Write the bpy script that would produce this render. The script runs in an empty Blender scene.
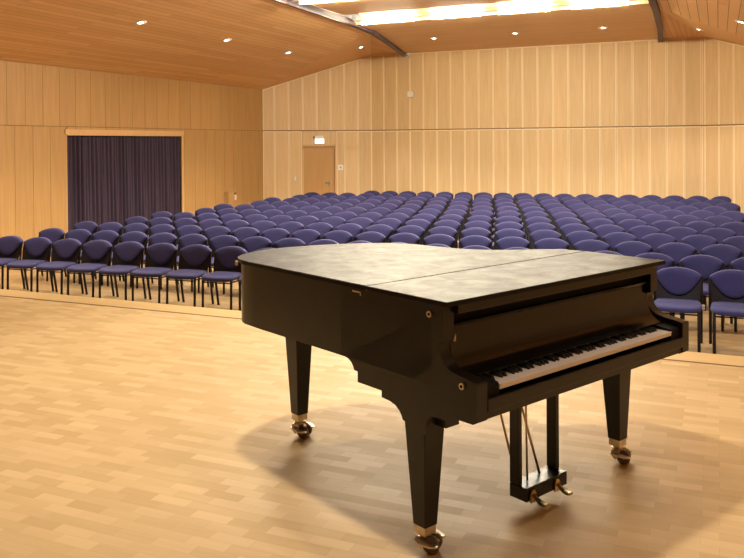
import bpy, bmesh, math, random
from mathutils import Vector, Matrix
random.seed(7)
scn = bpy.context.scene
COL = scn.collection
PI = math.pi

# ------------------------------------------------------------------ helpers
def link(o, parent=None):
    COL.objects.link(o)
    if parent is not None:
        o.parent = parent
    return o

def tag(o, label=None, cat=None, group=None, kind=None):
    if label: o['label'] = label
    if cat: o['category'] = cat
    if group: o['group'] = group
    if kind: o['kind'] = kind
    return o

def empty(name, loc, rz=0.0, label=None, cat=None, group=None):
    o = bpy.data.objects.new(name, None)
    o.empty_display_size = 0.1
    o.location = loc
    o.rotation_euler = (0, 0, rz)
    link(o)
    return tag(o, label, cat, group)

def mesh_obj(name, bm, mats, parent=None, smooth=False, autosmooth=None):
    me = bpy.data.meshes.new(name)
    bmesh.ops.recalc_face_normals(bm, faces=bm.faces)
    bm.to_mesh(me)
    bm.free()
    if not isinstance(mats, (list, tuple)): mats = [mats]
    for m in mats: me.materials.append(m)
    if smooth or autosmooth is not None:
        for p in me.polygons: p.use_smooth = True
        if autosmooth is not None:
            try: me.set_sharp_from_angle(angle=math.radians(autosmooth))
            except Exception: pass
    return link(bpy.data.objects.new(name, me), parent)

def bx(bm, x0, x1, y0, y1, z0, z1, mi=0, M=None):
    vs = [bm.verts.new((x, y, z)) for z in (z0, z1) for y in (y0, y1) for x in (x0, x1)]
    if M is not None:
        for v in vs: v.co = M @ v.co
    fs = []
    for q in ((0, 2, 3, 1), (4, 5, 7, 6), (0, 1, 5, 4), (1, 3, 7, 5), (3, 2, 6, 7), (2, 0, 4, 6)):
        f = bm.faces.new([vs[i] for i in q]); f.material_index = mi; fs.append(f)
    return vs, fs

def bevel_all(bm, w, seg=2):
    bmesh.ops.bevel(bm, geom=list(bm.edges), offset=w, segments=seg, profile=0.6, affect='EDGES', clamp_overlap=True)

def prism(bm, pts, f, t0, t1, mi=0):
    """closed outline pts (a,b) extruded from t0 to t1; f(a,b,t)->xyz"""
    A = [bm.verts.new(f(a, b, t0)) for a, b in pts]
    B = [bm.verts.new(f(a, b, t1)) for a, b in pts]
    n = len(pts)
    bm.faces.new(A).material_index = mi
    bm.faces.new(B[::-1]).material_index = mi
    for i in range(n):
        j = (i + 1) % n
        bm.faces.new((A[i], B[i], B[j], A[j])).material_index = mi

def tube(bm, pts, r, seg=8, mi=0):
    """tube of radius r (number or list) along pts"""
    pts = [Vector(p) for p in pts]
    rs = r if isinstance(r, (list, tuple)) else [r] * len(pts)
    rings = []
    prev = None
    for i, p in enumerate(pts):
        if i == 0: d = pts[1] - pts[0]
        elif i == len(pts) - 1: d = pts[-1] - pts[-2]
        else: d = (pts[i + 1] - p).normalized() + (p - pts[i - 1]).normalized()
        d.normalize()
        ref = Vector((0, 0, 1)) if abs(d.z) < 0.9 else Vector((1, 0, 0))
        a = d.cross(ref).normalized() if prev is None else (prev - d * prev.dot(d)).normalized()
        prev = a
        b = d.cross(a)
        rings.append([bm.verts.new(p + (a * math.cos(t) + b * math.sin(t)) * rs[i]) for t in [2 * PI * k / seg for k in range(seg)]])
    for i in range(len(rings) - 1):
        for k in range(seg):
            f = bm.faces.new((rings[i][k], rings[i][(k + 1) % seg], rings[i + 1][(k + 1) % seg], rings[i + 1][k])); f.material_index = mi
    bm.faces.new(rings[0][::-1]).material_index = mi
    bm.faces.new(rings[-1]).material_index = mi

def poly(bm, pts, mi=0):
    f = bm.faces.new([bm.verts.new(p) for p in pts]); f.material_index = mi
    return f

def thick_poly(bm, pts, up, mi=0):
    """planar polygon given thickness vector up"""
    up = Vector(up)
    A = [bm.verts.new(p) for p in pts]
    B = [bm.verts.new(Vector(p) + up) for p in pts]
    bm.faces.new(A).material_index = mi
    bm.faces.new(B[::-1]).material_index = mi
    n = len(pts)
    for i in range(n):
        j = (i + 1) % n
        bm.faces.new((A[i], B[i], B[j], A[j])).material_index = mi

def smooth_line(pts, n=4):
    """Catmull-Rom through open pts"""
    out = []
    P = [Vector((p[0], p[1])) for p in pts]
    for i in range(len(P) - 1):
        p0 = P[max(i - 1, 0)]; p1 = P[i]; p2 = P[i + 1]; p3 = P[min(i + 2, len(P) - 1)]
        for k in range(n):
            t = k / n
            q = 0.5 * ((2 * p1) + (p2 - p0) * t + (2 * p0 - 5 * p1 + 4 * p2 - p3) * t * t + (3 * p1 - p0 - 3 * p2 + p3) * t ** 3)
            out.append((q.x, q.y))
    out.append((P[-1].x, P[-1].y))
    return out

# ------------------------------------------------------------------ materials
def mat(name):
    m = bpy.data.materials.new(name); m.use_nodes = True
    nt = m.node_tree
    return m, nt, nt.nodes['Principled BSDF']

def N(nt, typ, **kw):
    n = nt.nodes.new(typ)
    for k, v in kw.items():
        if k.startswith('i_'):
            n.inputs[k[2:].replace('_', ' ')].default_value = v
        else: setattr(n, k, v)
    return n

def simple(name, col, rough=0.5, metal=0.0, spec=0.5, coat=0.0, noise=None, nscale=30.0, bump=0.0):
    m, nt, b = mat(name)
    b.inputs['Roughness'].default_value = rough
    b.inputs['Metallic'].default_value = metal
    b.inputs['Specular IOR Level'].default_value = spec
    b.inputs['Coat Weight'].default_value = coat
    if noise is None: noise = 0.08
    tc = N(nt, 'ShaderNodeTexCoord')
    nz = N(nt, 'ShaderNodeTexNoise', i_Scale=nscale, i_Detail=4.0)
    nt.links.new(tc.outputs['Object'], nz.inputs['Vector'])
    rp = N(nt, 'ShaderNodeValToRGB')
    c = col
    rp.color_ramp.elements[0].position = 0.3; rp.color_ramp.elements[1].position = 0.7
    rp.color_ramp.elements[0].color = tuple(min(1, x * (1 - noise)) for x in c) + (1,)
    rp.color_ramp.elements[1].color = tuple(min(1, x * (1 + noise)) for x in c) + (1,)
    nt.links.new(nz.outputs['Fac'], rp.inputs['Fac'])
    nt.links.new(rp.outputs['Color'], b.inputs['Base Color'])
    if bump:
        bp = N(nt, 'ShaderNodeBump', i_Strength=bump, i_Distance=0.002)
        nt.links.new(nz.outputs['Fac'], bp.inputs['Height'])
        nt.links.new(bp.outputs['Normal'], b.inputs['Normal'])
    return m

def wood(name, c0, c1, stretch=(30, 30, 1.5), rough=0.45, tone=0.0, spec=0.4, scale=1.0):
    """grained wood; 'tone' colour attribute (per board) shifts brightness"""
    m, nt, b = mat(name)
    tc = N(nt, 'ShaderNodeTexCoord')
    mp = N(nt, 'ShaderNodeMapping'); mp.inputs['Scale'].default_value = stretch
    nt.links.new(tc.outputs['Object'], mp.inputs['Vector'])
    nz = N(nt, 'ShaderNodeTexNoise', i_Scale=scale, i_Detail=6.0, i_Roughness=0.6)
    nt.links.new(mp.outputs['Vector'], nz.inputs['Vector'])
    rp = N(nt, 'ShaderNodeValToRGB')
    rp.color_ramp.elements[0].position = 0.3; rp.color_ramp.elements[1].position = 0.7
    rp.color_ramp.elements[0].color = (*c0, 1); rp.color_ramp.elements[1].color = (*c1, 1)
    nt.links.new(nz.outputs['Fac'], rp.inputs['Fac'])
    out = rp.outputs['Color']
    if tone:
        at = N(nt, 'ShaderNodeAttribute', attribute_name='tone')
        mr = N(nt, 'ShaderNodeMapRange'); mr.inputs['To Min'].default_value = 1 - tone; mr.inputs['To Max'].default_value = 1 + tone
        nt.links.new(at.outputs['Fac'], mr.inputs['Value'])
        vm = N(nt, 'ShaderNodeVectorMath', operation='SCALE')
        nt.links.new(out, vm.inputs[0]); nt.links.new(mr.outputs['Result'], vm.inputs['Scale'])
        out = vm.outputs['Vector']
    nt.links.new(out, b.inputs['Base Color'])
    b.inputs['Roughness'].default_value = rough
    b.inputs['Specular IOR Level'].default_value = spec
    return m

def planks(name, c0, c1, length, width, rot=0.0, gap=0.0015, rough=0.4, spec=0.5, gapcol=0.5, coat=0.0, scuff=0.0, freq=2):
    """parquet / plank surface from a brick texture"""
    m, nt, b = mat(name)
    tc = N(nt, 'ShaderNodeTexCoord')
    mp = N(nt, 'ShaderNodeMapping'); mp.inputs['Rotation'].default_value = (0, 0, rot)
    nt.links.new(tc.outputs['Object'], mp.inputs['Vector'])
    br = N(nt, 'ShaderNodeTexBrick', offset=0.37, offset_frequency=freq, squash=1.0)
    br.inputs['Color1'].default_value = (0, 0, 0, 1); br.inputs['Color2'].default_value = (1, 1, 1, 1)
    br.inputs['Mortar'].default_value = (0.5, 0.5, 0.5, 1)
    br.inputs['Scale'].default_value = 1.0; br.inputs['Mortar Size'].default_value = gap
    br.inputs['Mortar Smooth'].default_value = 0.3
    br.inputs['Brick Width'].default_value = length; br.inputs['Row Height'].default_value = width
    nt.links.new(mp.outputs['Vector'], br.inputs['Vector'])
    m2 = N(nt, 'ShaderNodeMapping'); m2.inputs['Scale'].default_value = (3, 40, 3)
    nt.links.new(mp.outputs['Vector'], m2.inputs['Vector'])
    nz = N(nt, 'ShaderNodeTexNoise', i_Scale=1.0, i_Detail=5.0)
    nt.links.new(m2.outputs['Vector'], nz.inputs['Vector'])
    mix = N(nt, 'ShaderNodeMath', operation='MULTIPLY_ADD'); mix.inputs[1].default_value = 0.55; mix.inputs[2].default_value = -0.27
    nt.links.new(nz.outputs['Fac'], mix.inputs[0])
    ad = N(nt, 'ShaderNodeMath', operation='ADD', use_clamp=True)
    nt.links.new(br.outputs['Color'], ad.inputs[0]); nt.links.new(mix.outputs[0], ad.inputs[1])
    rp = N(nt, 'ShaderNodeValToRGB')
    rp.color_ramp.elements[0].color = (*c0, 1); rp.color_ramp.elements[1].color = (*c1, 1)
    nt.links.new(ad.outputs[0], rp.inputs['Fac'])
    mx = N(nt, 'ShaderNodeMix', data_type='RGBA')
    mx.inputs[7].default_value = tuple(x * gapcol for x in c0) + (1,)
    nt.links.new(br.outputs['Fac'], mx.inputs[0])
    nt.links.new(rp.outputs['Color'], mx.inputs[6])
    nt.links.new(mx.outputs[2], b.inputs['Base Color'])
    b.inputs['Roughness'].default_value = rough
    b.inputs['Specular IOR Level'].default_value = spec
    b.inputs['Coat Weight'].default_value = coat
    b.inputs['Coat Roughness'].default_value = 0.15
    if scuff:
        n3 = N(nt, 'ShaderNodeTexNoise', i_Scale=6.0, i_Detail=6.0)
        nt.links.new(tc.outputs['Object'], n3.inputs['Vector'])
        mr = N(nt, 'ShaderNodeMapRange'); mr.inputs['To Min'].default_value = rough - scuff; mr.inputs['To Max'].default_value = rough + scuff
        nt.links.new(n3.outputs['Fac'], mr.inputs['Value'])
        ad2 = N(nt, 'ShaderNodeMath', operation='MULTIPLY_ADD'); ad2.inputs[1].default_value = -0.10
        nt.links.new(br.outputs['Color'], ad2.inputs[0]); nt.links.new(mr.outputs['Result'], ad2.inputs[2])
        nt.links.new(ad2.outputs[0], b.inputs['Roughness'])
    return m

def emit(name, col, s):
    m, nt, b = mat(name)
    b.inputs['Base Color'].default_value = (*col, 1)
    b.inputs['Emission Color'].default_value = (*col, 1)
    b.inputs['Emission Strength'].default_value = s
    return m

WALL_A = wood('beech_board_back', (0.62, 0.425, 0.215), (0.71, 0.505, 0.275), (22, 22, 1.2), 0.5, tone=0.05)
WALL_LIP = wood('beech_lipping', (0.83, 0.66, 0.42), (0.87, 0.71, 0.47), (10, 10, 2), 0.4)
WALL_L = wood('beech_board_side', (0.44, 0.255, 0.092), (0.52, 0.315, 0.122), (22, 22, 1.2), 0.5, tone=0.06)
GAP = simple('joint_shadow_gap', (0.20, 0.11, 0.045), 0.8)
CEIL = planks('ceiling_plank', (0.72, 0.425, 0.18), (0.83, 0.53, 0.245), 2.6, 0.13, rot=PI / 2, gap=0.004, rough=0.5, gapcol=0.45, spec=0.3)
CEIL_R = planks('ceiling_plank_wide', (0.68, 0.40, 0.17), (0.75, 0.46, 0.21), 6.0, 0.165, rot=PI / 2, gap=0.007, rough=0.5, gapcol=0.35, spec=0.3)
CEIL_G = planks('ceiling_plank_gusset', (0.62, 0.33, 0.13), (0.70, 0.39, 0.165), 3.0, 0.115, rot=PI / 2, gap=0.005, rough=0.5, gapcol=0.45, spec=0.3)
CEIL_C = planks('ceiling_plank_cross', (0.72, 0.44, 0.205), (0.80, 0.52, 0.26), 2.4, 0.11, rot=0, gap=0.003, rough=0.5, gapcol=0.6, spec=0.3)
CEIL_S = wood('ceiling_facet', (0.70, 0.40, 0.165), (0.75, 0.445, 0.19), (3, 12, 3), 0.5, spec=0.3)
GREY = simple('grey_plaster', (0.52, 0.50, 0.53), 0.8)
BEAM = simple('dark_beam_paint', (0.075, 0.05, 0.072), 0.5)
STAGE = planks('stage_parquet', (0.53, 0.36, 0.175), (0.65, 0.465, 0.245), 0.19, 0.065, gap=0.0008, rough=0.50, spec=0.10, gapcol=0.9, scuff=0.05)
HALL = planks('hall_parquet', (0.36, 0.235, 0.11), (0.44, 0.30, 0.15), 0.5, 0.08, gap=0.0015, rough=0.25, spec=0.5, gapcol=0.75)
NOSING = wood('stage_nosing', (0.62, 0.42, 0.18), (0.70, 0.50, 0.24), (1.5, 20, 20), 0.35)
SEAM = simple('stage_seam', (0.22, 0.10, 0.04), 0.6)
DOOR = wood('door_veneer', (0.50, 0.28, 0.10), (0.56, 0.32, 0.12), (14, 14, 1.0), 0.45)
DOORF = wood('door_lining', (0.62, 0.38, 0.17), (0.68, 0.43, 0.2), (14, 14, 1.0), 0.45)
CURT = simple('curtain_cloth', (0.050, 0.034, 0.056), 0.85, noise=0.15, nscale=60, spec=0.2)
WHITE = simple('white_plastic', (0.86, 0.85, 0.82), 0.4)
STEEL = simple('brushed_steel', (0.7, 0.68, 0.65), 0.3, metal=1.0)
FAB = simple('blue_upholstery', (0.036, 0.034, 0.112), 0.85, noise=0.14, nscale=180, spec=0.25, bump=0.15)
FAB.node_tree.nodes['Principled BSDF'].inputs['Sheen Weight'].default_value = 0.10
SHELL = simple('dark_brown_shell', (0.010, 0.006, 0.008), 0.55, spec=0.3)
LEGM = simple('dark_lacquered_tube', (0.008, 0.005, 0.006), 0.5, spec=0.3)
LINKM = simple('link_metal', (0.50, 0.46, 0.50), 0.35, metal=0.6)

def black_piano(name, base, rough, var, spec=0.5):
    m, nt, b = mat(name)
    tc = N(nt, 'ShaderNodeTexCoord')
    n1 = N(nt, 'ShaderNodeTexNoise', i_Scale=9.0, i_Detail=8.0, i_Roughness=0.65, i_Distortion=0.6)
    nt.links.new(tc.outputs['Object'], n1.inputs['Vector'])
    mr = N(nt, 'ShaderNodeMapRange'); mr.inputs['From Min'].default_value = 0.3; mr.inputs['From Max'].default_value = 0.7
    mr.inputs['To Min'].default_value = rough - var; mr.inputs['To Max'].default_value = rough + var
    nt.links.new(n1.outputs['Fac'], mr.inputs['Value'])
    nt.links.new(mr.outputs['Result'], b.inputs['Roughness'])
    b.inputs['Base Color'].default_value = (*base, 1)
    b.inputs['Specular IOR Level'].default_value = spec
    return m
PBLACK = black_piano('black_satin_lacquer', (0.007, 0.0045, 0.003), 0.32, 0.05, 0.4)
PFALL = black_piano('polished_fallboard', (0.006, 0.004, 0.003), 0.17, 0.03, 0.4)
PLID = black_piano('worn_black_lacquer_lid', (0.017, 0.013, 0.009), 0.40, 0.07, 0.075)
PDARK = simple('black_inside', (0.004, 0.003, 0.003), 0.6, spec=0.15)
IVORY = simple('white_key_top', (0.80, 0.74, 0.68), 0.3, noise=0.03)
EBONY = simple('black_key_top', (0.008, 0.007, 0.007), 0.3)
BRASS = simple('worn_brass', (0.55, 0.42, 0.22), 0.35, metal=1.0, noise=0.2)
BRASSP = simple('pale_brass', (0.62, 0.53, 0.38), 0.38, metal=1.0, noise=0.2)
RUBBER = simple('dark_caster_tyre', (0.13, 0.085, 0.065), 0.35)
LAMP = emit('fluorescent_tube', (1.0, 0.89, 0.62), 260.0)
SPOTG = emit('downlight_glass', (1.0, 0.95, 0.88), 40.0)
EXITG = emit('lit_sign_panel', (0.95, 0.98, 1.0), 1.6)
EXITM = emit('lit_sign_pictogram', (0.75, 0.82, 0.80), 0.9)

def set_tone(o, vals_per_face):
    at = o.data.attributes.new('tone', 'FLOAT', 'FACE')
    for i, v in enumerate(vals_per_face): at.data[i].value = v

# ------------------------------------------------------------------ camera (fitted to the photograph)
F_PX, CY, ROLL, PITCH, H_CAM, PHI = 794.3238, 151.2383, -0.0076, 0.0100, 2.1357, 0.4112
cr, sr, cp, sp = math.cos(ROLL), math.sin(ROLL), math.cos(PITCH), math.sin(PITCH)
u_ = Vector((math.cos(PHI), -math.sin(PHI), 0)); n_ = Vector((math.sin(PHI), math.cos(PHI), 0)); z_ = Vector((0, 0, 1))
def to_room(v): return Vector((v.dot(u_), v.dot(n_), v.dot(z_)))
right = to_room(Vector((cr, sr * sp, sr * cp))); upv = to_room(Vector((-sr, cr * sp, cr * cp))); fwd = to_room(Vector((0, cp, -sp)))
cd = bpy.data.cameras.new('camera')
cd.sensor_fit = 'HORIZONTAL'; cd.sensor_width = 36.0
cd.lens = F_PX * 36.0 / 744.0
cd.shift_y = -(279.0 - CY) / 744.0
cd.clip_start = 0.05; cd.clip_end = 100
cam = bpy.data.objects.new('camera', cd); COL.objects.link(cam)
M = Matrix.Identity(4)
for i in range(3):
    M[i][0] = right[i]; M[i][1] = upv[i]; M[i][2] = -fwd[i]
M[2][3] = H_CAM
cam.matrix_world = M
scn.camera = cam

# ------------------------------------------------------------------ hall shell (hall floor at z = 0)
ZS = 0.539                       # stage floor
S = 1.05
def sc(x, y, z): return Vector((x * S, y * S, H_CAM + (z - H_CAM) * S))
YB = 20.43 * S                   # back wall
ZT = H_CAM + (4.6 - H_CAM) * S   # flat ceiling
ZW = H_CAM + (3.612 - H_CAM) * S # top of side walls
ZJ = H_CAM + (2.497 - H_CAM) * S # horizontal joint
XL = -11.33 * S; XR = 2.13 * S
YC = 18.565 * S                  # where the slanted corners start
XA = -8.92 * S; XA2 = -0.28 * S
Y0 = -6.0                        # wall behind the stage
YST = 6.19                       # stage edge

def struct(name, bm, m, **k):
    o = mesh_obj(name, bm, m, **k); o['kind'] = 'structure'; return o

bm = bmesh.new(); thick_poly(bm, [(XL, Y0, 0), (XR, Y0, 0), (XR, YC, 0), (XA2, YB, 0), (XA, YB, 0), (XL, YC, 0)], (0, 0, -0.1)); struct('floor', bm, HALL)
bm = bmesh.new(); bx(bm, XL, XR, Y0, YST - 0.31, 0.0, ZS); struct('floor_stage', bm, STAGE)
bm = bmesh.new(); bx(bm, XL, XR, YST - 0.015, YST + 0.27, 0.0, ZS)
bx(bm, XL, XR, YST - 0.31, YST - 0.015, 0.0, ZS - 0.002, 1)
o = struct('trim_1', bm, [NOSING, STAGE])
bm = bmesh.new(); bx(bm, XL, XR, YST - 0.032, YST - 0.012, ZS - 0.004, ZS + 0.0015); struct('trim_2', bm, SEAM)

def board_wall(name, p0, p1, zbot, ztop_fn, mats, spacing, phase, lip=0.0, holes=(), gap=0.007, zj=ZJ, lower_phase=None, jgap=0.03):
    """vertical board cladding between floor points p0->p1 (inside on the left of p0->p1 rotated -90 handled by nrm)."""
    p0 = Vector((p0[0], p0[1], 0)); p1 = Vector((p1[0], p1[1], 0))
    d = (p1 - p0); L = d.length; d.normalize()
    nrm = Vector((d.y, -d.x, 0))            # points into the room
    bm = bmesh.new(); tones = []
    def quadbox(a0, a1, zb0, zb1, zt0, zt1, t0, t1, mi, tone):
        vs = []
        for t in (t0, t1):
            for (a, z) in ((a0, zb0), (a1, zb1), (a1, zt1), (a0, zt0)):
                vs.append(bm.verts.new(p0 + d * a + nrm * t + Vector((0, 0, z))))
        for q in ((3, 2, 1, 0), (4, 5, 6, 7), (0, 1, 5, 4), (1, 2, 6, 5), (2, 3, 7, 6), (3, 0, 4, 7)):
            f = bm.faces.new([vs[i] for i in q]); f.material_index = mi; tones.append(tone)
    # backing
    def segs(zb, zt):
        """1-D free intervals given holes overlapping the band"""
        iv = [(0.0, L)]
        for (h0, h1, hz) in holes:
            if hz > zb + 0.05:
                iv = [s for a, b in iv for s in ((a, min(b, h0)), (max(a, h1), b)) if s[1] - s[0] > 0.004]
        return iv
    bands = [(zbot, zj - jgap / 2, lower_phase if lower_phase is not None else phase, False), (zj + jgap / 2, None, phase, True)]
    for zb, zt, ph, top in bands:
        for (s0, s1) in segs(zb, 0):
            T = lambda a: (ztop_fn(a) if top else zt)
            quadbox(s0, s1, zb - (jgap if top else 0), zb - (jgap if top else 0), T(s0), T(s1), -0.12, 0.0, 2, 0.5)
            k = math.floor((s0 - ph) / spacing)
            a = ph + k * spacing
            while a < s1 - 1e-4:
                a0 = max(a, s0); a1 = min(a + spacing, s1)
                # a hole reaching part way up this band: raise the board over it
                if a1 - a0 > 0.02:
                    g0 = a0 + gap / 2; g1 = a1 - gap / 2; tn = random.random()
                    if lip > 0 and g1 - g0 > 2.4 * lip:
                        quadbox(g0, g0 + lip, zb, zb, T(g0), T(g0 + lip), 0.0, 0.022, 1, tn)
                        quadbox(g1 - lip, g1, zb, zb, T(g1 - lip), T(g1), 0.0, 0.022, 1, tn)
                        l2 = lip * 1.2
                        quadbox(g0 + lip, g1 - lip, T(g0 + lip) - l2, T(g1 - lip) - l2, T(g0 + lip), T(g1 - lip), 0.0, 0.022, 1, tn)
                        quadbox(g0 + lip, g1 - lip, zb, zb, T(g0 + lip) - l2, T(g1 - lip) - l2, 0.0, 0.018, 0, tn)
                    else:
                        quadbox(g0, g1, zb, zb, T(g0), T(g1), 0.0, 0.02, 0, tn)
                a += spacing
    # strips of cladding above the holes, up to the joint
    for (h0, h1, hz) in holes:
        if hz < zj - jgap / 2 - 0.01:
            quadbox(h0, h1, hz, hz, zj - jgap / 2, zj - jgap / 2, -0.12, 0.0, 2, 0.5)
            k = math.floor((h0 - phase) / spacing); a = phase + k * spacing
            while a < h1 - 1e-4:
                a0 = max(a, h0); a1 = min(a + spacing, h1)
                if a1 - a0 > 0.02: quadbox(a0 + gap / 2, a1 - gap / 2, hz, hz, zj - jgap / 2, zj - jgap / 2, 0.0, 0.02, 0, random.random())
                a += spacing
    me = bpy.data.meshes.new(name); bm.to_mesh(me); bm.free()
    for m in mats: me.materials.append(m)
    o = link(bpy.data.objects.new(name, me)); set_tone(o, tones); o['kind'] = 'structure'
    return o, p0, d, nrm

MB = [WALL_A, WALL_LIP, GAP]
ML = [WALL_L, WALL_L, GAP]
flat = lambda z: (lambda a: z)
BSP = 0.389 * S
# back wall runs from apex to apex; the inside lies toward -Y
board_wall('wall_back', (XA, YB), (XA2, YB), 0, flat(ZT), MB, BSP, 0.0, lip=0.022)
# slanted corner left: from C to apex
dl = math.hypot(XA - XL, YB - YC)
door0, door1 = dl - 1.03 * S - .99, dl - 1.03 * S + .02
DOOR_T = 2.105
_, wp, wd, wn = board_wall('wall_back_left', (XL, YC), (XA, YB), 0, lambda a: ZW + (ZT - ZW) * a / dl, MB, BSP, dl - 9 * BSP, lip=0.022, holes=[(door0, door1, DOOR_T)])
board_wall('wall_back_right', (XA2, YB), (XR, YC), 0, lambda a: ZT + (ZW - ZT) * a / dl, MB, BSP, 0.0, lip=0.022)
# left wall: from behind the stage to the corner, inside is +X
CU0, CU1, CUT = 12.06, 15.74, 2.45          # curtained opening (Y range, top)
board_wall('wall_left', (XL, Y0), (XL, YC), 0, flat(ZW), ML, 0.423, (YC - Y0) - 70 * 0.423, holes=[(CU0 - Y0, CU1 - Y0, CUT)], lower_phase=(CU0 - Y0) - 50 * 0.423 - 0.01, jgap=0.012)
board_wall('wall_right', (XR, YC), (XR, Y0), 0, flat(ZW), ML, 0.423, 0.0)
bm = bmesh.new(); bx(bm, XL, XR, Y0 - 0.15, Y0, 0, 5.8); struct('wall_stage', bm, WALL_L)

# ------------------------------------------------------------------ ceiling
Cc = Vector((XL, YC, ZW)); Aa = Vector((XA, YB, ZT)); BL = Vector((-7.905 * S, YB, ZT)); Ee = Vector((-6.98 * S, 16.0 * S, ZT))
C2 = Vector((XR, YC, ZW)); A2 = Vector((XA2, YB, ZT)); BR = Vector((-1.27 * S, YB, ZT)); E2 = Vector((-1.03 * S, 15.6 * S, ZT))
EF = Vector((-6.60 * S, Y0, ZT)); EF2 = Vector((-0.95 * S, Y0, ZT))
up = (0, 0, 0.08)
bm = bmesh.new(); thick_poly(bm, [(XL, Y0, ZW), (XL, YC, ZW), Ee, EF], up); struct('ceiling_left', bm, CEIL)
bm = bmesh.new(); thick_poly(bm, [Cc, Aa, Ee], up); struct('ceiling_left_corner', bm, CEIL_S)
bm = bmesh.new(); thick_poly(bm, [Aa, BL, Ee], up); struct('ceiling_left_gusset', bm, CEIL_G)
bm = bmesh.new(); thick_poly(bm, [(XR, Y0, ZW), EF2, E2, C2], up); struct('ceiling_right', bm, CEIL_R)
bm = bmesh.new(); thick_poly(bm, [A2, E2, C2], up); struct('ceiling_right_corner', bm, CEIL_S)
bm = bmesh.new(); thick_poly(bm, [BR, E2, A2], up); struct('ceiling_right_gusset', bm, CEIL_G)
YSTRIP = 15.02 * S
def lerp_x(P, Q, y): t = (y - P.y) / (Q.y - P.y); return P.x + (Q.x - P.x) * t
exl = lerp_x(Ee, EF, YSTRIP); exr = lerp_x(E2, EF2, YSTRIP)
bm = bmesh.new(); thick_poly(bm, [BL, BR, E2, (exr, YSTRIP, ZT), (exl, YSTRIP, ZT), Ee], up); struct('ceiling_centre', bm, CEIL_C)
# grey void above the reflector boards
ZV = ZT + 0.75
bm = bmesh.new()
thick_poly(bm, [(exl - .05, YSTRIP + .06, ZV), (exr + .05, YSTRIP + .06, ZV), (EF2.x + .05, Y0, ZV), (EF.x - .05, Y0, ZV)], (0, 0, 0.08))
thick_poly(bm, [(exl - .05, YSTRIP + .06, ZT + .08), (exl - .05, YSTRIP + .06, ZV), (EF.x - .05, Y0, ZV), (EF.x - .05, Y0, ZT + .08)], (-0.05, 0, 0))
thick_poly(bm, [(exr + .05, YSTRIP + .06, ZT + .08), (exr + .05, YSTRIP + .06, ZV), (EF2.x + .05, Y0, ZV), (EF2.x + .05, Y0, ZT + .08)], (0.05, 0, 0))
thick_poly(bm, [(exl - .05, YSTRIP + .06, ZT), (exr + .05, YSTRIP + .06, ZT), (exr + .05, YSTRIP + .06, ZV), (exl - .05, YSTRIP + .06, ZV)], (0, 0.05, 0))
struct('ceiling_void', bm, GREY)
# dark beams
def beam(name, pts, w, h, m=BEAM):
    bm = bmesh.new()
    P = [Vector(p) for p in pts]
    L_, R_ = [], []
    for i, p in enumerate(P):
        d = (P[min(i + 1, len(P) - 1)] - P[max(i - 1, 0)]); d.z = 0; d.normalize()
        s = Vector((d.y, -d.x, 0)) * w / 2
        L_.append(p - s); R_.append(p + s)
    rings = [[bm.verts.new(q) for q in (l, r, r - Vector((0, 0, h)), l - Vector((0, 0, h)))] for l, r in zip(L_, R_)]
    for a, b in zip(rings, rings[1:]):
        for k in range(4): bm.faces.new((a[k], a[(k + 1) % 4], b[(k + 1) % 4], b[k]))
    bm.faces.new(rings[0][::-1]); bm.faces.new(rings[-1])
    o = mesh_obj(name, bm, m); o['kind'] = 'structure'; return o
dz = Vector((0, 0, 0.01))
beam('trim_beam_left', [BL - Vector((0, .03, 0)), (BL + Ee) / 2 + Vector((0.04, 0, 0)), Ee + Vector((0.05, 0, 0)), Vector((lerp_x(Ee, EF, 15.6) + .03, 15.6, ZT + .05)), Vector((lerp_x(Ee, EF, 13.0), 13.0, ZT + .10))], 0.11, 0.08)
beam('trim_beam_right', [BR - Vector((0, .03, 0)), (BR + E2) / 2 + Vector((0.02, 0, 0)), E2 + Vector((-0.02, 0, 0)), Vector((-1.0 * S, 13.0, ZT)), Vector((EF2.x, 6.0, ZT))], 0.12, 0.08)
beam('trim_edge_left', [Ee + Vector((0.03, 0, 0.10)), Vector((lerp_x(Ee, EF, 12) + .03, 12, ZT + .10)), EF + Vector((0.03, 0.1, 0.10))], 0.05, 0.14)

# reflector boards with fluorescent rows
WX0, WX1 = -6.60 * S, -1.29 * S
def reflector(yedge, label):
    r = empty('reflector_board', ((WX0 + WX1) / 2, yedge - 0.7, ZT), 0, label, 'ceiling board', 'slanted reflector boards over the tubes')
    o = r.location
    bm = bmesh.new()
    pts = [(-0.02 + 0.7, 0.06), (-0.35 + .7, 0.10), (-0.8 + .7, 0.22), (-1.35 + .7, 0.42), (-1.35 + .7, 0.46), (-0.8 + .7, 0.26), (-0.35 + .7, 0.14), (-.02 + .7, 0.10)]
    prism(bm, pts, lambda a, b, t: (t, a, b), WX0 - o.x, WX1 - o.x)
    mesh_obj('board', bm, CEIL_C, r)
    bm = bmesh.new()
    for x in (WX0 - o.x + .3, 0, WX1 - o.x - .3): tube(bm, [(x, -0.1, 0.24), (x, -0.1, 0.76)], 0.012)
    mesh_obj('hanger', bm, STEEL, r)
reflector(YSTRIP, 'slanted wooden board glowing above the tube row nearest the back wall')
reflector(12.42 * S, 'slanted wooden board above the tube row at the top edge of the ceiling')
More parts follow.
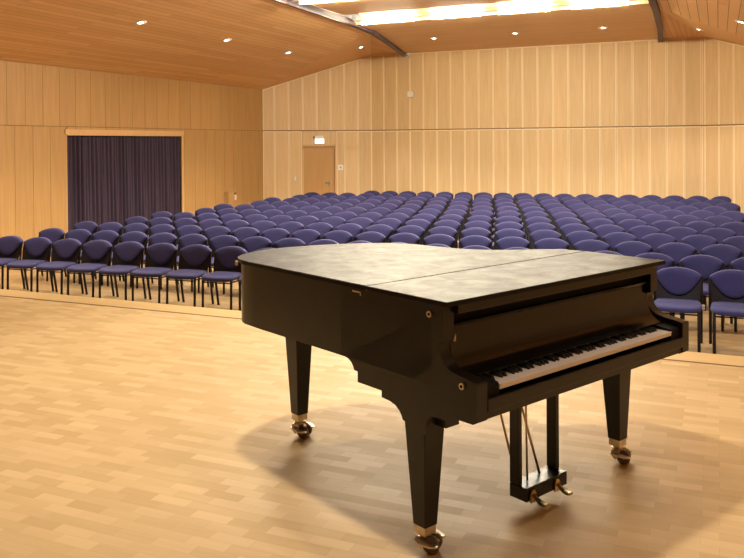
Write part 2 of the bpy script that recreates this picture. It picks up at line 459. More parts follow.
def wing(y0, y1, label):
    bm = bmesh.new()
    cy_ = (y0 + y1) / 2; cx_ = (WX0 + WX1) / 2
    hw = (WX1 - WX0) / 2; hy = (y1 - y0) / 2
    pts = [(-hy, 0.0), (hy, 0.0), (hy + .02, 0.03), (hy, 0.06), (-hy, 0.06), (-hy - .02, 0.03)]
    prism(bm, pts, lambda a, b, t: (t, a, b), -hw, hw)
    r = empty('ceiling_wing', (cx_, cy_, ZT), 0, label, 'ceiling board')
    mesh_obj('board', bm, CEIL_C, r)
    bm = bmesh.new()
    for x in (-hw + .3, 0, hw - .3): tube(bm, [(x, 0, 0.06), (x, 0, 0.75)], 0.012)
    mesh_obj('hanger', bm, STEEL, r)
wing(12.45 * S, 13.75 * S, 'flat wooden ceiling board hung between the two rows of glowing tubes')

def fluoro(x0, x1, y, z, label, group):
    r = empty('fluorescent_lamp', ((x0 + x1) / 2, y, z), 0, label, 'lamp', group)
    h = (x1 - x0) / 2
    bm = bmesh.new(); tube(bm, [(-h, 0, 0), (h, 0, 0)], 0.028, 10); mesh_obj('lamp_tube', bm, LAMP, r, smooth=True)
    bm = bmesh.new(); bx(bm, -h - 0.18, h + 0.18, -0.012, 0.012, 0.035, 0.065)
    for s in (-.6, .6): bx(bm, s * h - .01, s * h + .01, -0.01, 0.01, 0.05, 0.111)
    for s in (-1, 1): bx(bm, s * (h + .02) - .012, s * (h + .02) + .012, -0.02, 0.02, -0.03, 0.036)
    mesh_obj('lamp_holder', bm, WHITE, r)
    return r
tz = ZT - 0.02 * S
GA = 'fluorescent tubes under the ceiling boards'
for (a, b), w in zip([(-6.63, -5.50), (-5.14, -4.14), (-3.79, -2.83), (-2.45, -1.46)], ['first', 'second', 'third', 'fourth']):
    fluoro(a * S, b * S, 14.75 * S, tz, '%s glowing tube from the left in the ceiling row nearest the back wall' % w, GA)
for (a, b), w in zip([(-6.62, -5.50), (-5.14, -4.14)], ['first', 'second']):
    fluoro(a * S, b * S, 12.15 * S, tz, '%s glowing tube from the left in the row at the top edge' % w, GA)

# recessed downlights
def downlight(p, nrm, label, beam_to=None, power=0.0):
    r = empty('ceiling_spotlight', p, 0, label, 'ceiling light', 'small recessed ceiling spotlights')
    q = Vector((0, 0, -1)).rotation_difference(Vector(nrm).normalized())
    r.rotation_mode = 'QUATERNION'; r.rotation_quaternion = q
    bm = bmesh.new()
    seg = 16; prof = [(0.050, 0.0), (0.105, 0.0), (0.108, -0.006), (0.054, -0.010), (0.046, 0.004)]
    rings = [[bm.verts.new((rr * math.cos(2 * PI * k / seg), rr * math.sin(2 * PI * k / seg), zz)) for k in range(seg)] for rr, zz in prof]
    for a, b in zip(rings, rings[1:] + rings[:1]):
        for k in range(seg): bm.faces.new((a[k], a[(k + 1) % seg], b[(k + 1) % seg], b[k]))
    mesh_obj('rim', bm, WHITE, r, smooth=True)
    bm = bmesh.new()
    tube(bm, [(0, 0, .004), (0, 0, -.004), (0, 0, -.008)], [.045, .045, .030], 14)
    mesh_obj('bulb', bm, SPOTG, r, smooth=True)
    return r
nl_ = Vector(((ZT - ZW), 0, -(Ee.x - XL)))   # room side normal of the left slope
zl = lambda x: ZW + (x - XL) / (lerp_x(Ee, EF, 10) - XL) * (ZT - ZW)
def ray_plane(px, py, P, nn):
    d = fwd + right * ((px - 372) / F_PX) + upv * ((CY - py) / F_PX)
    o = Vector((0, 0, H_CAM)); t = (Vector(P) - o).dot(Vector(nn)) / d.dot(Vector(nn)); return o + d * t
def pl_n(a, b, c):
    n = (b - a).cross(c - a).normalized()
    return -n if n.z > 0 else n
nL = pl_n(Vector((XL, Y0, ZW)), Vector((XL, YC, ZW)), Ee)
spots = []
# left slope: a row parallel to the side wall, 2.6 m apart
def on_plane(x, y, P, nn): return Vector((x, y, P.z - ((x - P.x) * nn.x + (y - P.y) * nn.y) / nn.z))
for (y, w) in ((8.50, 'nearest the left edge of the picture'), (11.15, 'second from the left edge'), (13.80, 'third from the left edge'), (16.35, 'fourth from the left edge, near the corner')):
    p = on_plane(-9.26, y, Cc, nL)
    spots.append((p, nL, 'small spotlight in the left sloping wooden ceiling, ' + w))
nLc = pl_n(Cc, Aa, Ee)
spots.append((on_plane(-8.49, 18.8, Cc, nLc), nLc, 'small spotlight in the ceiling facet above the door'))
for x, w in ((-6.43, 'left'), (-4.41, 'middle'), (-2.39, 'right')):
    spots.append((Vector((x, 18.64, ZT)), Vector((0, 0, -1)), '%s of three spotlights in the flat ceiling strip by the back wall' % w))
nRc = pl_n(C2, A2, E2); nR = pl_n(Vector((XR, Y0, ZW)), C2, E2)
spots.append((on_plane(-0.388, 19.25, C2, nRc), nRc, 'small spotlight in the right ceiling facet beside the dark beam'))
spots.append((on_plane(0.38, 15.72, C2, nR), nR, 'small spotlight in the right ceiling at the picture edge'))
for p, nn, lb in spots: downlight(p + nn * 0.004, nn, lb)

# ------------------------------------------------------------------ door, curtain and small wall things
def wallM(a, z=0.0, t=0.0):
    """matrix on the slanted left corner wall: x along the wall, y into the room"""
    o = wp + wd * a + wn * t + Vector((0, 0, z))
    m = Matrix.Identity(4)
    for i in range(3): m[i][0] = wd[i]; m[i][1] = wn[i]; m[i][2] = z_[i]; m[i][3] = o[i]
    return m
dm = (door0 + door1) / 2; hw = (door1 - door0) / 2
door = empty('door_1', wallM(dm).translation, math.atan2(wd.y, wd.x)); door['kind'] = 'structure'
# local frame: x along the wall, -y into the room
bm = bmesh.new()
bx(bm, -hw + .05, hw - .05, 0.05, 0.09, 0.005, DOOR_T - .05); bevel_all(bm, 0.003, 1)
mesh_obj('door_leaf', bm, DOOR, door)
bm = bmesh.new()
bx(bm, -hw, -hw + .05, -0.03, 0.12, 0, DOOR_T); bx(bm, hw - .05, hw, -0.03, 0.12, 0, DOOR_T); bx(bm, -hw + .05, hw - .05, -0.03, 0.12, DOOR_T - .05, DOOR_T)
mesh_obj('door_frame', bm, DOORF, door)
bm = bmesh.new()
hx = hw - .20
tube(bm, [(hx, 0.06, 1.01), (hx, 0.0, 1.01), (hx - .02, -0.012, 1.01), (hx - .15, -0.012, 1.01)], 0.014, 8)
bx(bm, hx - .022, hx + .022, 0.043, 0.052, 0.90, 1.09)
mesh_obj('door_handle', bm, STEEL, door, autosmooth=40)
for y in (0.4, 1.7):
    bm = bmesh.new(); tube(bm, [(-hw + .055, 0.045, y), (-hw + .055, 0.045, y + .1)], 0.009); mesh_obj('hinge', bm, STEEL, door, smooth=True)

def on_slant(name, a, z, label, cat):
    return empty(name, wallM(a, z, 0.022).translation, math.atan2(wd.y, wd.x), label, cat)
# exit sign
es = on_slant('exit_sign', dl - 1.50 * S, DOOR_T + 0.025, 'white lit exit sign standing on the frame above the wooden door', 'sign')
bm = bmesh.new(); bx(bm, -.14, .14, -0.075, -0.012, 0.0, 0.155); bevel_all(bm, .006); mesh_obj('sign_box', bm, WHITE, es)
bm = bmesh.new(); bx(bm, -.13, .13, -0.079, -0.0752, 0.008, 0.147); mesh_obj('sign_panel', bm, EXITG, es)
bm = bmesh.new()
bx(bm, -.055, -.042, -0.082, -0.0792, .04, .115); bx(bm, -.0415, .0, -0.082, -0.0792, .04, .054); bx(bm, .02, .06, -0.082, -0.0792, .07, .09)
mesh_obj('pictogram', bm, EXITM, es)
bm = bmesh.new(); bx(bm, -.13, .12, -0.07, 0.0, 0.165, 0.235); bevel_all(bm, .008); mesh_obj('lamp_housing', bm, WHITE, es)
bm = bmesh.new(); bx(bm, -.158, -.142, -0.07, 0.0, .15, .235); mesh_obj('end_cap', bm, BEAM, es)
# switches
sw = on_slant('light_switch', dl - 0.90 * S, 1.44, 'white square light switch on the wall right of the door', 'switch')
bm = bmesh.new(); bx(bm, -.075, .075, -0.014, 0, -.075, .075); bevel_all(bm, .004); mesh_obj('cover_plate', bm, WHITE, sw)
bm = bmesh.new(); bx(bm, -.03, .03, -0.021, -0.0145, -.03, .03); mesh_obj('rocker', bm, LINKM, sw)
sw = on_slant('wall_switch', dl - 2.17 * S, 1.14, 'narrow beige switch plate on the wall left of the door', 'switch')
bm = bmesh.new(); bx(bm, -.045, .045, -0.014, 0, -.085, .085); bevel_all(bm, .004); mesh_obj('cover_plate', bm, simple('beige_plastic', (.62, .5, .34), .4), sw)
bm = bmesh.new(); bx(bm, -.022, .022, -0.02, -0.0145, -.05, -.01); bx(bm, -.022, .022, -0.02, -0.0145, .01, .05); mesh_obj('rocker', bm, WHITE, sw)
# wall speaker and little camera by the beam
spk = empty('wall_speaker', (-7.713 * S, YB - 0.022, H_CAM + (3.468 - H_CAM) * S), 0, 'small white square loudspeaker box high on the back wall', 'speaker')
bm = bmesh.new(); bx(bm, -.085, .085, -0.09, 0, -.085, .085); bevel_all(bm, .008); mesh_obj('cabinet', bm, WHITE, spk)
bm = bmesh.new(); bx(bm, -.07, .07, -0.094, -0.0905, -.07, .07); mesh_obj('grille', bm, simple('grille_cloth', (.85, .82, .76), .8, nscale=200, noise=.2), spk)
cmr = empty('ceiling_camera', (-7.75 * S, YB - 0.14, ZT - 0.002), 0, 'tiny white camera under the ceiling beside the left dark beam', 'camera')
bm = bmesh.new(); tube(bm, [(0, 0, 0), (0, 0, -.05)], .02); mesh_obj('bracket', bm, WHITE, cmr, smooth=True)
bm = bmesh.new(); bx(bm, -.05, .05, -.09, .05, -.13, -.05); bevel_all(bm, .01); mesh_obj('housing', bm, WHITE, cmr)
bm = bmesh.new(); tube(bm, [(0, -.088, -.09), (0, -.105, -.09)], .025, 12); mesh_obj('lens', bm, EBONY, cmr)

# low wooden box on the left wall with a white device on its face
wb = empty('wall_box', (XL + 0.02, 17.68, 0.0), 0, 'low wooden box standing out from the left wall, right of the curtain', 'box')
bm = bmesh.new(); bx(bm, 0, .14, -.17, .26, 0.0, .90); bevel_all(bm, .005); mesh_obj('cabinet', bm, WALL_L, wb)
bm = bmesh.new(); bx(bm, .141, .165, .10, .17, .66, .80); bevel_all(bm, .005); p = mesh_obj('handset', bm, simple('pinkish_white_plastic', (.8, .6, .55), .4), wb); p['label'] = 'pinkish white device on the face'
bm = bmesh.new(); bx(bm, .141, .16, .105, .165, .81, .86); mesh_obj('bracket', bm, simple('brown_bracket', (.15, .07, .03), .5), wb)

# curtain opening
bm = bmesh.new()
bx(bm, XL - .45, XL + .022, CU0 - .012, CU0, 0, CUT); bx(bm, XL - .45, XL + .03, CU1, CU1 + .05, 0, CUT)
bx(bm, XL - .45, XL + .045, CU0 - .06, CU1 + .06, CUT - .085, CUT + .01)
bx(bm, XL - .10, XL + .035, CU0, CU1, CUT - .11, CUT - .075)
struct('trim_3', bm, DOORF)
bm = bmesh.new(); bx(bm, XL - .5, XL - .45, CU0 - .06, CU1 + .06, 0, CUT); struct('wall_alcove', bm, GAP)
cur = empty('stage_curtain', (XL - .055, (CU0 + CU1) / 2, 0), 0, 'dark violet-brown pleated curtain filling the opening in the left wall', 'curtain')
bm = bmesh.new()
ny, nz = 420, 14
hh = (CU1 - CU0) / 2
rnd = [random.uniform(.7, 1.3) for _ in range(60)]
grid = []
for i in range(ny + 1):
    y = -hh + 2 * hh * i / ny
    col = []
    for j in range(nz + 1):
        z = 0.02 + (CUT - .10) * j / nz
        k = j / nz
        ph = y * 2 * PI / 0.135 + 0.9 * math.sin(y * 2.1) + 0.5 * math.sin(y * 5.3 + 1) + 0.25 * math.sin(z * 1.2 + y * 3)
        amp = 0.036 * rnd[int((y + hh) / .135) % 60] * (0.75 + 0.25 * (1 - k))
        col.append(bm.verts.new((amp * math.sin(ph) + 0.012 * math.sin(ph * 2.3 + z), y, z)))
    grid.append(col)
for i in range(ny):
    for j in range(nz): bm.faces.new((grid[i][j], grid[i + 1][j], grid[i + 1][j + 1], grid[i][j + 1]))
cl = mesh_obj('curtain_cloth', bm, CURT, cur, smooth=True)
md = cl.modifiers.new('thick', 'SOLIDIFY'); md.thickness = 0.004
bm = bmesh.new(); tube(bm, [(0, -hh, CUT - .095), (0, hh, CUT - .095)], .016); mesh_obj('curtain_rail', bm, STEEL, cur, smooth=True)

# ------------------------------------------------------------------ chairs
def chair_meshes():
    P = {}
    # seat cushion : rounded outline, domed
    bm = bmesh.new()
    out = [(-.175, .175), (-.215, .10), (-.232, -.02), (-.236, -.13), (-.222, -.205), (-.175, -.245), (-.09, -.262), (0, -.266)]
    out = smooth_line(out, 3)
    full = out + [(-x, y) for x, y in out[::-1][1:]]
    lv = [(.415, .93), (.425, .99), (.44, 1.0), (.455, .985), (.466, .93), (.472, .7), (.474, .35)]
    rings = []
    for z, k in lv:
        rings.append([bm.verts.new((x * k, -.045 + (y + .045) * k, z - .018 * max(0, (-y - .1)) / .16)) for x, y in full])
    for a, b in zip(rings, rings[1:]):
        for i in range(len(full)): bm.faces.new((a[i], a[(i + 1) % len(full)], b[(i + 1) % len(full)], b[i]))
    bm.faces.new(rings[0][::-1]); bm.faces.new(rings[-1])
    P['seat'] = (bm, FAB, 50)
    # curved back: y as a function of x and z
    def yb(x, z): return 0.135 + 0.10 * (z - .45) / .34 - 0.035 + 0.9 * x * x * -1 * 0.75 + 0.035
    # shell : dark trapezoid
    bm = bmesh.new()
    nx, nz = 12, 6
    def shell_edge(z): return .212 + (z - .44) / .26 * .022
    fr, bk = [], []
    for j in range(nz + 1):
        z = .445 + (.70 - .445) * j / nz
        e = shell_edge(z)
        fr.append([bm.verts.new((e * (2 * i / nx - 1), yb(e * (2 * i / nx - 1), z) - .004, z + (0.035 * (1 - (2 * i / nx - 1) ** 2) if j == nz else 0))) for i in range(nx + 1)])
        bk.append([bm.verts.new((e * (2 * i / nx - 1), yb(e * (2 * i / nx - 1), z) + .012, z + (0.035 * (1 - (2 * i / nx - 1) ** 2) if j == nz else 0))) for i in range(nx + 1)])
    for j in range(nz):
        for i in range(nx):
            bm.faces.new((fr[j][i], fr[j][i + 1], fr[j + 1][i + 1], fr[j + 1][i]))
            bm.faces.new((bk[j][i + 1], bk[j][i], bk[j + 1][i], bk[j + 1][i + 1]))
    for j in range(nz):
        for i in (0, nx): bm.faces.new((fr[j][i], fr[j + 1][i], bk[j + 1][i], bk[j][i]))
    for i in range(nx):
        for j in (0, nz): bm.faces.new((fr[j][i], fr[j][i + 1], bk[j][i + 1], bk[j][i]))
    P['backrest'] = (bm, SHELL, 40)
    # cushion : shield shape, arched top and rounded point below
    bm = bmesh.new()
    half = [(0, .790), (.08, .784), (.155, .765), (.206, .741), (.236, .718), (.226, .696), (.190, .640), (.152, .592), (.110, .548), (.060, .518), (0, .507)]
    half = smooth_line(half, 2)
    full = half + [(-x, z) for x, z in half[::-1][1:-1]]
    cx0, cz0 = 0, .66
    layers = [(-.004, .97), (-.014, 1.0), (-.026, .985), (-.036, .90), (-.042, .72), (-.044, .40)]
    lay2 = [(.030, .93), (.024, .99)] + layers
    rings = []
    for dy, k in lay2:
        rings.append([bm.verts.new(((x - cx0) * k + cx0, yb(x * k, cz0 + (z - cz0) * k) + dy * (1.0 if dy < 0 else (1.0 if z > .70 else 0.1)), (z - cz0) * k + cz0)) for x, z in full])
    for a, b in zip(rings, rings[1:]):
        for i in range(len(full)): bm.faces.new((a[i], a[(i + 1) % len(full)], b[(i + 1) % len(full)], b[i]))
    bm.faces.new(rings[0][::-1]); bm.faces.new(rings[-1])
    P['back_cushion'] = (bm, FAB, 60)
    # legs
    for s, nm in ((-1, 'fl'), (1, 'fr')):
        bm = bmesh.new(); tube(bm, [(s * .205, -.205, 0.0), (s * .205, -.195, .40), (s * .203, -.175, .418)], .016, 8); P['leg_' + nm] = (bm, LEGM, 60)
    for s, nm in ((-1, 'bl'), (1, 'br')):
        bm = bmesh.new(); tube(bm, [(s * .226, .225, 0.0), (s * .228, .150, .38), (s * .230, .138, .46), (s * .232, yb(.23, .60) + .010, .60), (s * .235, yb(.235, .70) + .010, .708)], [.016, .016, .016, .015, .012], 8); P['leg_' + nm] = (bm, LEGM, 60)
    bm = bmesh.new()
    tube(bm, [(-.20, -.197, .375), (.20, -.197, .375)], .008, 6)
    for s in (-1, 1):
        tube(bm, [(s * .20, -.195, .385), (s * .228, .150, .385)], .009, 6)
    tube(bm, [(-.228, .150, .375), (.228, .150, .375)], .008, 6)
    P['under_frame'] = (bm, LEGM, 60)
    bm = bmesh.new(); bx(bm, .232, .264, .00, .05, .395, .440); bevel_all(bm, .003, 1); P['link_bracket'] = (bm, LINKM, 30)
    out = {}
    for k, (bm, m, a) in P.items():
        me = bpy.data.meshes.new('chair_' + k)
        bmesh.ops.recalc_face_normals(bm, faces=bm.faces); bm.to_mesh(me); bm.free(); me.materials.append(m)
        for p in me.polygons: p.use_smooth = True
        me.set_sharp_from_angle(angle=math.radians(a))
        out[k] = me
    return out
CM = chair_meshes()
ORD = 'zero first second third fourth fifth sixth seventh eighth ninth tenth'.split()
K = 1.0228
# rows measured on the photograph: (left-most a, right-most a, chairs, offset)
ROWS = [(-10.02, 0.15, 20), (-9.72, 0.36, 20), (-10.03, 0.04, 20), (-9.80, 0.29, 20), (-10.05, 0.01, 20), (-9.76, 0.26, 20),
        (-10.05, 0.01, 20), (-9.78, 0.25, 20), (-10.08, -0.06, 20), (-9.90, 0.19, 20), (-10.11, -0.06, 20), (-8.82, 0.08, 18)]
CB = [8.615, 9.665, 10.745, 11.775, 12.825, 13.865, 14.96, 16.03, 17.11, 18.20, 19.25, 20.33]
chair_rz = math.radians(1.9)
def rowname(r):
    if r == 1: return 'front row'
    if r == 12: return 'back row'
    if r <= 6: return ORD[r] + ' row from the stage'
    return ORD[13 - r] + ' row from the back wall'
proto = None
for r, (a0, a1, n) in enumerate(ROWS, 1):
    for j in range(n):
        a = (a0 + (a1 - a0) * j / (n - 1)) * K
        b = (CB[r - 1] + 0.033 * (a / K + 5)) * K - 0.135
        if j < n / 2:
            pos = ('left end chair' if j == 0 else ORD[j + 1] + ' chair from the left') + ' in the '
        else:
            i = n - j
            pos = ('right end chair' if i == 1 else ORD[i] + ' chair from the right') + ' in the '
        label = 'blue cushioned dark-framed ' + pos + rowname(r)
        turn = math.radians(5.0) * max(0.0, min(1.0, (-3.0 - a) / 7.0))
        c = empty('stacking_chair', (a, b, 0), chair_rz + turn + random.uniform(-.012, .012), label, 'chair', 'blue chairs in rows facing the stage')
        for k, me in CM.items():
            nm = 'leg' if k.startswith('leg_') else k
            if k == 'link_bracket' and j == n - 1: continue
            q = bpy.data.objects.new(nm, me); link(q, c)

# ------------------------------------------------------------------ grand piano (local x along the keyboard, y toward the tail)
pang = math.radians(63.8218)
piano = empty('grand_piano', (-0.92123, 2.79463, ZS), pang, 'black satin grand piano with its lid closed and keyboard open on the stage', 'piano')
def pp(name, bm, m, parent=piano, **k): return mesh_obj(name, bm, m, parent, **k)
lid_out = [(0, .46), (0, 1.40), (.006, 1.475), (.034, 1.553), (.09, 1.618), (.165, 1.668), (.25, 1.702), (.36, 1.722), (.5, 1.712), (.66, 1.672), (.8, 1.612), (.93, 1.535), (1.02, 1.44), (1.075, 1.32), (1.098, 1.17), (1.128, 1.0), (1.205, .862), (1.33, .752), (1.45, .665), (1.52, .575), (1.543, .46)]
lid_s = smooth_line(lid_out[1:], 3)
lid_full = [(0, .468)] + lid_s[:-1] + [(1.543, .468)]
cen = Vector((.75, .8))
def inset(pts, d):
    n = len(pts); out = []
    for i in range(n):
        p0 = Vector(pts[i - 1]); p1 = Vector(pts[i]); p2 = Vector(pts[(i + 1) % n])
        t = (p2 - p0)
        if t.length < 1e-6: out.append(tuple(p1)); continue
        t.normalize(); nn = Vector((t.y, -t.x))
        # outline is clockwise (bass, tail, treble): inside lies to the right
        out.append((p1.x + nn.x * d, p1.y + nn.y * d))
    return out
# rim
body = [(.018, .10), (.018, 1.36)] + [p for p in inset(lid_s, .018)[3:-1]] + [(1.525, .47), (1.525, .10)]
bm = bmesh.new(); prism(bm, body, lambda a, b, t: (a, b, t), .676, .985)
pp('rim', bm, PBLACK, autosmooth=35)
# underside board and bracing just visible below the rim
bm = bmesh.new(); bx(bm, .15, 1.40, .18, .62, .60, .676); bx(bm, .25, .35, .62, 1.5, .62, .676); bx(bm, .7, .8, .62, 1.4, .62, .676)
pp('under_frame', bm, PDARK)
# side panels with the arms
prof = [(.66, .985), (.66, .676), (.635, .676), (.612, .672), (.592, .66), (.579, .645), (.572, .629), (.549, .629), (.549, .584), (.394, .584), (.394, .557), (.340, .553), (.310, .545), (.287, .529), (.274, .512), (.267, .497), (.253, .495), (.253, .47), (.137, .47),
        (.137, .505), (.131, .527), (.117, .545), (.095, .554), (.023, .556), (-.026, .575), (-.110, .577), (-.127, .587), (-.128, .722), (-.123, .728), (-.085, .735), (-.030, .741), (.005, .749), (.032, .763), (.050, .784), (.060, .81), (.062, .832), (.058, .846), (.038, .852), (.038, .985)]
bm = bmesh.new(); prism(bm, prof, lambda a, b, t: (t, a, b), .018, .076)
pp('side_arm', bm, PBLACK, autosmooth=25)
bm = bmesh.new(); prism(bm, prof, lambda a, b, t: (t, a, b), 1.469, 1.5265)
pp('side_arm', bm, PBLACK, autosmooth=25)
# key bed
bm = bmesh.new(); bx(bm, .0765, 1.4685, -.122, .20, .587, .612); bx(bm, .13, 1.41, 0.0, .20, .575, .587)
pp('key_bed', bm, PBLACK)
bm = bmesh.new(); bx(bm, .0765, 1.4685, -.130, -.112, .6125, .660); bevel_all(bm, .004); pp('key_slip', bm, PBLACK)
for x0, x1 in ((.0765, .158), (1.387, 1.4685)):
    bm = bmesh.new()
    prism(bm, [(-.112, .6125), (.055, .6125), (.055, .722), (-.03, .716), (-.105, .706), (-.112, .700)], lambda a, b, t: (t, a, b), x0, x1)
    pp('cheek_block', bm, PDARK)
# keys
W0, KW = .1595, 1.226 / 52
for i in range(52):
    bm = bmesh.new(); bx(bm, W0 + i * KW + .0006, W0 + (i + 1) * KW - .0006, -.1155, .055, .679, .698); bx(bm, W0 + i * KW + .0006, W0 + (i + 1) * KW - .0006, -.119, -.1156, .693, .6985)
    q = pp('white_key', bm, IVORY)
nblack = 0
for i in range(51):
    if (i % 7) in (0, 2, 3, 5, 6):   # A C D F G
        x = W0 + (i + 1) * KW
        bm = bmesh.new()
        prism(bm, [(-.068, .698), (.055, .698), (.055, .713), (-.058, .713)], lambda a, b, t: (t, a, b), x - .0055, x + .0055)
        pp('black_key', bm, EBONY); nblack += 1
# fallboard
fb = [(-.034, .716), (-.034, .722), (-.012, .729), (.014, .741), (.036, .759), (.051, .785), (.059, .82), (.066, .893), (.052, .895), (.050, .900), (.052, .904), (.084, .904), (.084, .71)]
bm = bmesh.new(); prism(bm, fb, lambda a, b, t: (t, a, b), .0765, 1.4685); pp('fallboard', bm, PFALL, autosmooth=30)
bm = bmesh.new(); bx(bm, .0765, 1.4685, .0845, .0995, .61, .985); pp('inner_front', bm, PDARK)
bm = bmesh.new(); bx(bm, .0765, 1.4685, .016, .040, .950, .9845); bevel_all(bm, .003); pp('lid_rail', bm, PBLACK)
# lid
bm = bmesh.new(); prism(bm, lid_full, lambda a, b, t: (a, b, t), .986, 1.006)
bmesh.ops.bevel(bm, geom=[e for e in bm.edges if abs(e.verts[0].co.z - e.verts[1].co.z) < 1e-5], offset=.004, segments=2, affect='EDGES')
pp('lid', bm, PLID, autosmooth=35)
bm = bmesh.new(); bx(bm, 0, 1.545, 0, .4645, .986, 1.006); bevel_all(bm, .0035, 2); pp('front_lid_flap', bm, PLID)
bm = bmesh.new(); bx(bm, 0.004, 1.541, .463, .470, .9855, .998); pp('lid_seam', bm, BRASS)
# hinges on the spine, hook and lock bolts
for s in (.548, 1.342):
    bm = bmesh.new(); bx(bm, .0140, .0178, s - .030, s + .028, .966, .972)
    if s < 1: bx(bm, .013, .0178, s - .030, s - .024, .955, .972); pp('lid_hinge', bm, BRASSP)
for s, z in ((.107, .944), (-.060, .706)):
    bm = bmesh.new()
    tube(bm, [(.018, s, z), (.010, s, z)], .0125, 16); tube(bm, [(.0098, s, z), (.008, s, z)], .006, 10, 1)
    pp('lock_bolt', bm, [BRASSP, PDARK], autosmooth=30)
bm = bmesh.new(); prism(bm, [(.0765, .842), (.088, .842), (.088, .868)], lambda a, b, t: (a, t, b), .040, .046); pp('prop_hook', bm, BRASSP)
bm = bmesh.new(); bx(bm, -.004, .002, 1.49, 1.515, .975, .998)
pp('lid_catch', bm, BRASSP)

def caster(leg, cx, cy, ang, zt):
    """brass ferrule, swivel fork and twin wheels under a leg; zt = bottom of the wood"""
    bm = bmesh.new(); bx(bm, cx - .031, cx + .031, cy - .031, cy + .031, zt - .034, zt + .004); bevel_all(bm, .004); pp('ferrule', bm, BRASSP, leg)
    R = Matrix.Translation((cx, cy, 0)) @ Matrix.Rotation(ang, 4, 'Z')
    bm = bmesh.new()
    k = zt / .118
    tube(bm, [(0, 0, zt - .034), (0, 0, zt - .046)], .024, 12)
    tube(bm, [(0, 0, zt - .044), (0, 0, zt - .052)], .029, 12)
    # fork body leaning towards the wheels
    prism(bm, [(-.026, zt - .050), (.022, zt - .050), (.040, .058), (.036, .030), (.010, .016), (-.016, .036)], lambda a, b, t: (a, t, b), -.0095, .0095)
    prism(bm, [(-.028, zt - .050), (.014, zt - .050), (.014, .052), (.004, .030), (-.012, .022), (-.030, .044)], lambda a, b, t: (a, t, b), -.036, .036)
    # skirt plates, slightly tilted
    for sgn in (-1, 1):
        prism(bm, [(-.030, sgn * .026), (.030, sgn * .0365), (.062, sgn * .037), (.066, sgn * .052), (.040, sgn * .070), (-.006, sgn * .074), (-.030, sgn * .052)], lambda a, b, t: (a, b, t + .050 - .16 * a), 0.0, .006)
    bmesh.ops.transform(bm, matrix=R, verts=bm.verts); pp('caster_fork', bm, BRASSP, leg, autosmooth=30)
    for sgn in (-1, 1):
        bm = bmesh.new()
        tube(bm, [(.030, sgn * .0105, .033), (.030, sgn * .014, .033), (.030, sgn * .028, .033), (.030, sgn * .0315, .033)], [.028, .033, .033, .028], 20)
        bmesh.ops.transform(bm, matrix=R, verts=bm.verts); pp('caster_wheel', bm, RUBBER, leg, autosmooth=40)
    bm = bmesh.new()
    tube(bm, [(.030, -.037, .033), (.030, .037, .033)], .008, 10)
    tube(bm, [(0, 0, zt - .058), (.034, 0, zt - .046), (.058, 0, zt - .060)], .006, 8)
    bmesh.ops.transform(bm, matrix=R, verts=bm.verts); pp('caster_axle', bm, BRASS, leg, smooth=True)

def leg(top, bot, zt, zb, ts, bs, ang):
    bm = bmesh.new()
    A = [bm.verts.new((top[0] + a * ts / 2, top[1] + b * ts / 2, zt)) for a, b in ((-1, -1), (1, -1), (1, 1), (-1, 1))]
    B = [bm.verts.new((bot[0] + a * bs / 2, bot[1] + b * bs / 2, zb)) for a, b in ((-1, -1), (1, -1), (1, 1), (-1, 1))]
    bm.faces.new(A); bm.faces.new(B[::-1])
    for i in range(4): bm.faces.new((A[i], B[i], B[(i + 1) % 4], A[(i + 1) % 4]))
    bmesh.ops.bevel(bm, geom=list(bm.edges), offset=.003, segments=1, affect='EDGES')
    o = pp('leg', bm, PBLACK)
    caster(o, bot[0], bot[1], ang, zb)
    return o
leg((.0775, .203), (.054, .180), .512, .102, .116, .068, math.radians(-62))
leg((1.405, .195), (1.375, .168), .586, .118, .120, .068, math.radians(-62))
leg((.380, 1.50), (.384, 1.505), .676, .126, .120, .068, math.radians(-62))
# underside leg blocks
bm = bmesh.new(); bx(bm, .0705, .145, .08, .255, .50, .575); pp('leg_block', bm, PBLACK)

# pedal lyre
ly = []
bm = bmesh.new(); bx(bm, .585, .872, .105, .200, .050, .110); bevel_all(bm, .003, 1)
lyre = pp('pedal_lyre', bm, PBLACK)
for x0, x1 in ((.5855, .609), (.845, .8715)):
    bm = bmesh.new(); bx(bm, x0, x1, .146, .1995, .1105, .587); bevel_all(bm, .003, 1); pp('lyre_post', bm, PBLACK, lyre)
for x in (.622, .790):
    bm = bmesh.new()
    path = [(.108, .080), (.092, .076), (.076, .064), (.056, .056), (.036, .055), (.024, .058)]
    wid = [.010, .011, .014, .021, .023, .013]
    rings = []
    for (s, z), w in zip(path, wid):
        rings.append([bm.verts.new((x + a * w, s, z + b)) for a, b in ((-1, 0), (-.6, .006), (.6, .006), (1, 0), (.6, -.006), (-.6, -.006))])
    for a, b in zip(rings, rings[1:]):
        for k in range(6): bm.faces.new((a[k], a[(k + 1) % 6], b[(k + 1) % 6], b[k]))
    bm.faces.new(rings[0][::-1]); bm.faces.new(rings[-1])
    # shield plate against the box
    prism(bm, [(x - .018, .046), (x + .018, .046), (x + .018, .082), (x + .009, .098), (x - .009, .098), (x - .018, .082)], lambda a, b, t: (a, t, b), .096, .1045)
    pp('pedal', bm, BRASS, lyre, autosmooth=45)
for x in (.670, ):
    bm = bmesh.new(); tube(bm, [(.664, .165, .110), (.662, .170, .60)], .0045); pp('pedal_rod', bm, BRASS, lyre, smooth=True)
for a, b in (((.760, .172, .108), (.727, .317, .60)), ((.590, .196, .228), (.735, .465, .60))):
    bm = bmesh.new(); tube(bm, [a, b], .0055); pp('lyre_brace', bm, BRASS, lyre, smooth=True)

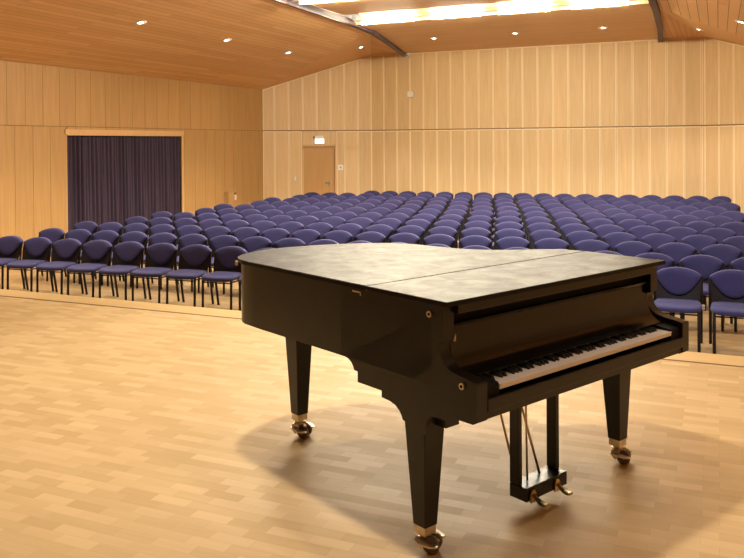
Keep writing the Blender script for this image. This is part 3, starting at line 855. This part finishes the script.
# ------------------------------------------------------------------ lamps
def area(name, loc, size, sy, power, col, rot=(0, 0, 0)):
    L = bpy.data.lights.new(name, 'AREA'); L.shape = 'RECTANGLE'; L.size = size; L.size_y = sy; L.energy = power; L.color = col
    o = bpy.data.objects.new(name, L); o.location = loc; o.rotation_euler = rot; COL.objects.link(o); return o
def spot(name, loc, target, power, col, angle, blend=0.5, r=0.05):
    L = bpy.data.lights.new(name, 'SPOT'); L.energy = power; L.color = col; L.spot_size = math.radians(angle); L.spot_blend = blend; L.shadow_soft_size = r
    o = bpy.data.objects.new(name, L); o.location = loc
    o.rotation_euler = (Vector(target) - Vector(loc)).to_track_quat('-Z', 'Y').to_euler(); COL.objects.link(o); return o
WARM = (1.0, 0.88, 0.72)
FLU = (1.0, 0.91, 0.74)
xc = (WX0 + WX1) / 2
for y, p in ((14.75 * S, 200), (12.22 * S, 300), (10.2, 500)):
    area('tube_row_light', (xc, y, ZT - 0.07), 5.4, 0.15, p, FLU)
# downlight beams
for p, nn, lb in spots:
    q = p + nn * 0.08
    spot('downlight_beam', q, q + Vector((-.4 if p.x < -9 else 0, 0, -3)) + nn * 1.0, 430 if p.x < -9 else 330, WARM, 95, 0.6, 0.04)
for y in (5.85, 3.2, 0.5):
    for x in (-9.26, 0.45):
        q = on_plane(x, y, Cc, nL) if x < -5 else on_plane(x, y, C2, nR)
        spot('downlight_beam', q - Vector((0, 0, .08)), q - Vector((0, 0, 3)), 80, WARM, 100, 0.6, 0.05)
# stage lights above the piano, then added fill spots
def pw(v, s, z): 
    ca, sa = math.cos(pang), math.sin(pang)
    return Vector((-0.92123 + v * ca - s * sa, 2.79463 + v * sa + s * ca, ZS + z))
spot('stage_spotlight', pw(0.02, 1.42, 4.15), pw(.3, .8, 0), 440, WARM, 120, 0.4, 0.09)
spot('stage_spotlight', pw(0.9, 0.70, 4.15), pw(.7, .5, 0), 45, WARM, 110, 0.5, 0.08)
spot('stage_spotlight', Vector((-5.2, 3.4, 4.65)), Vector((-5.2, 3.4, 0)), 40, WARM, 120, 0.5, 0.08)
spot('stage_spotlight', Vector((-3.9, 5.2, 4.62)), Vector((-3.5, 4.6, ZS)), 290, WARM, 84, 0.9, 0.12)  # added fill spot: brightens the floor band and fills the piano's tail shadow
for x, p_ in ((-8.8, 120), (-4.6, 110), (-0.2, 480)):
    spot('chair_fill_spot', Vector((x, 5.9, 4.2 if x > -1 else 4.6) if x > -5 else (x, 5.9, 4.1)), Vector((x, 11.2, 0.6)), p_, (0.80, 0.88, 1.0) if x > -1 else (1.0, 0.95, 0.88), 66, 0.6, 0.06)  # unseen fill spots added to brighten the chairs from the stage side

w = bpy.data.worlds.new('world'); scn.world = w; w.use_nodes = True
w.node_tree.nodes['Background'].inputs[0].default_value = (1.0, 0.85, 0.7, 1); w.node_tree.nodes['Background'].inputs[1].default_value = 0.03

scn.view_settings.view_transform = 'Standard'
scn.view_settings.look = 'None'
scn.view_settings.gamma = 1.0
scn.view_settings.exposure = 0.0
scn.view_settings.use_curve_mapping = False
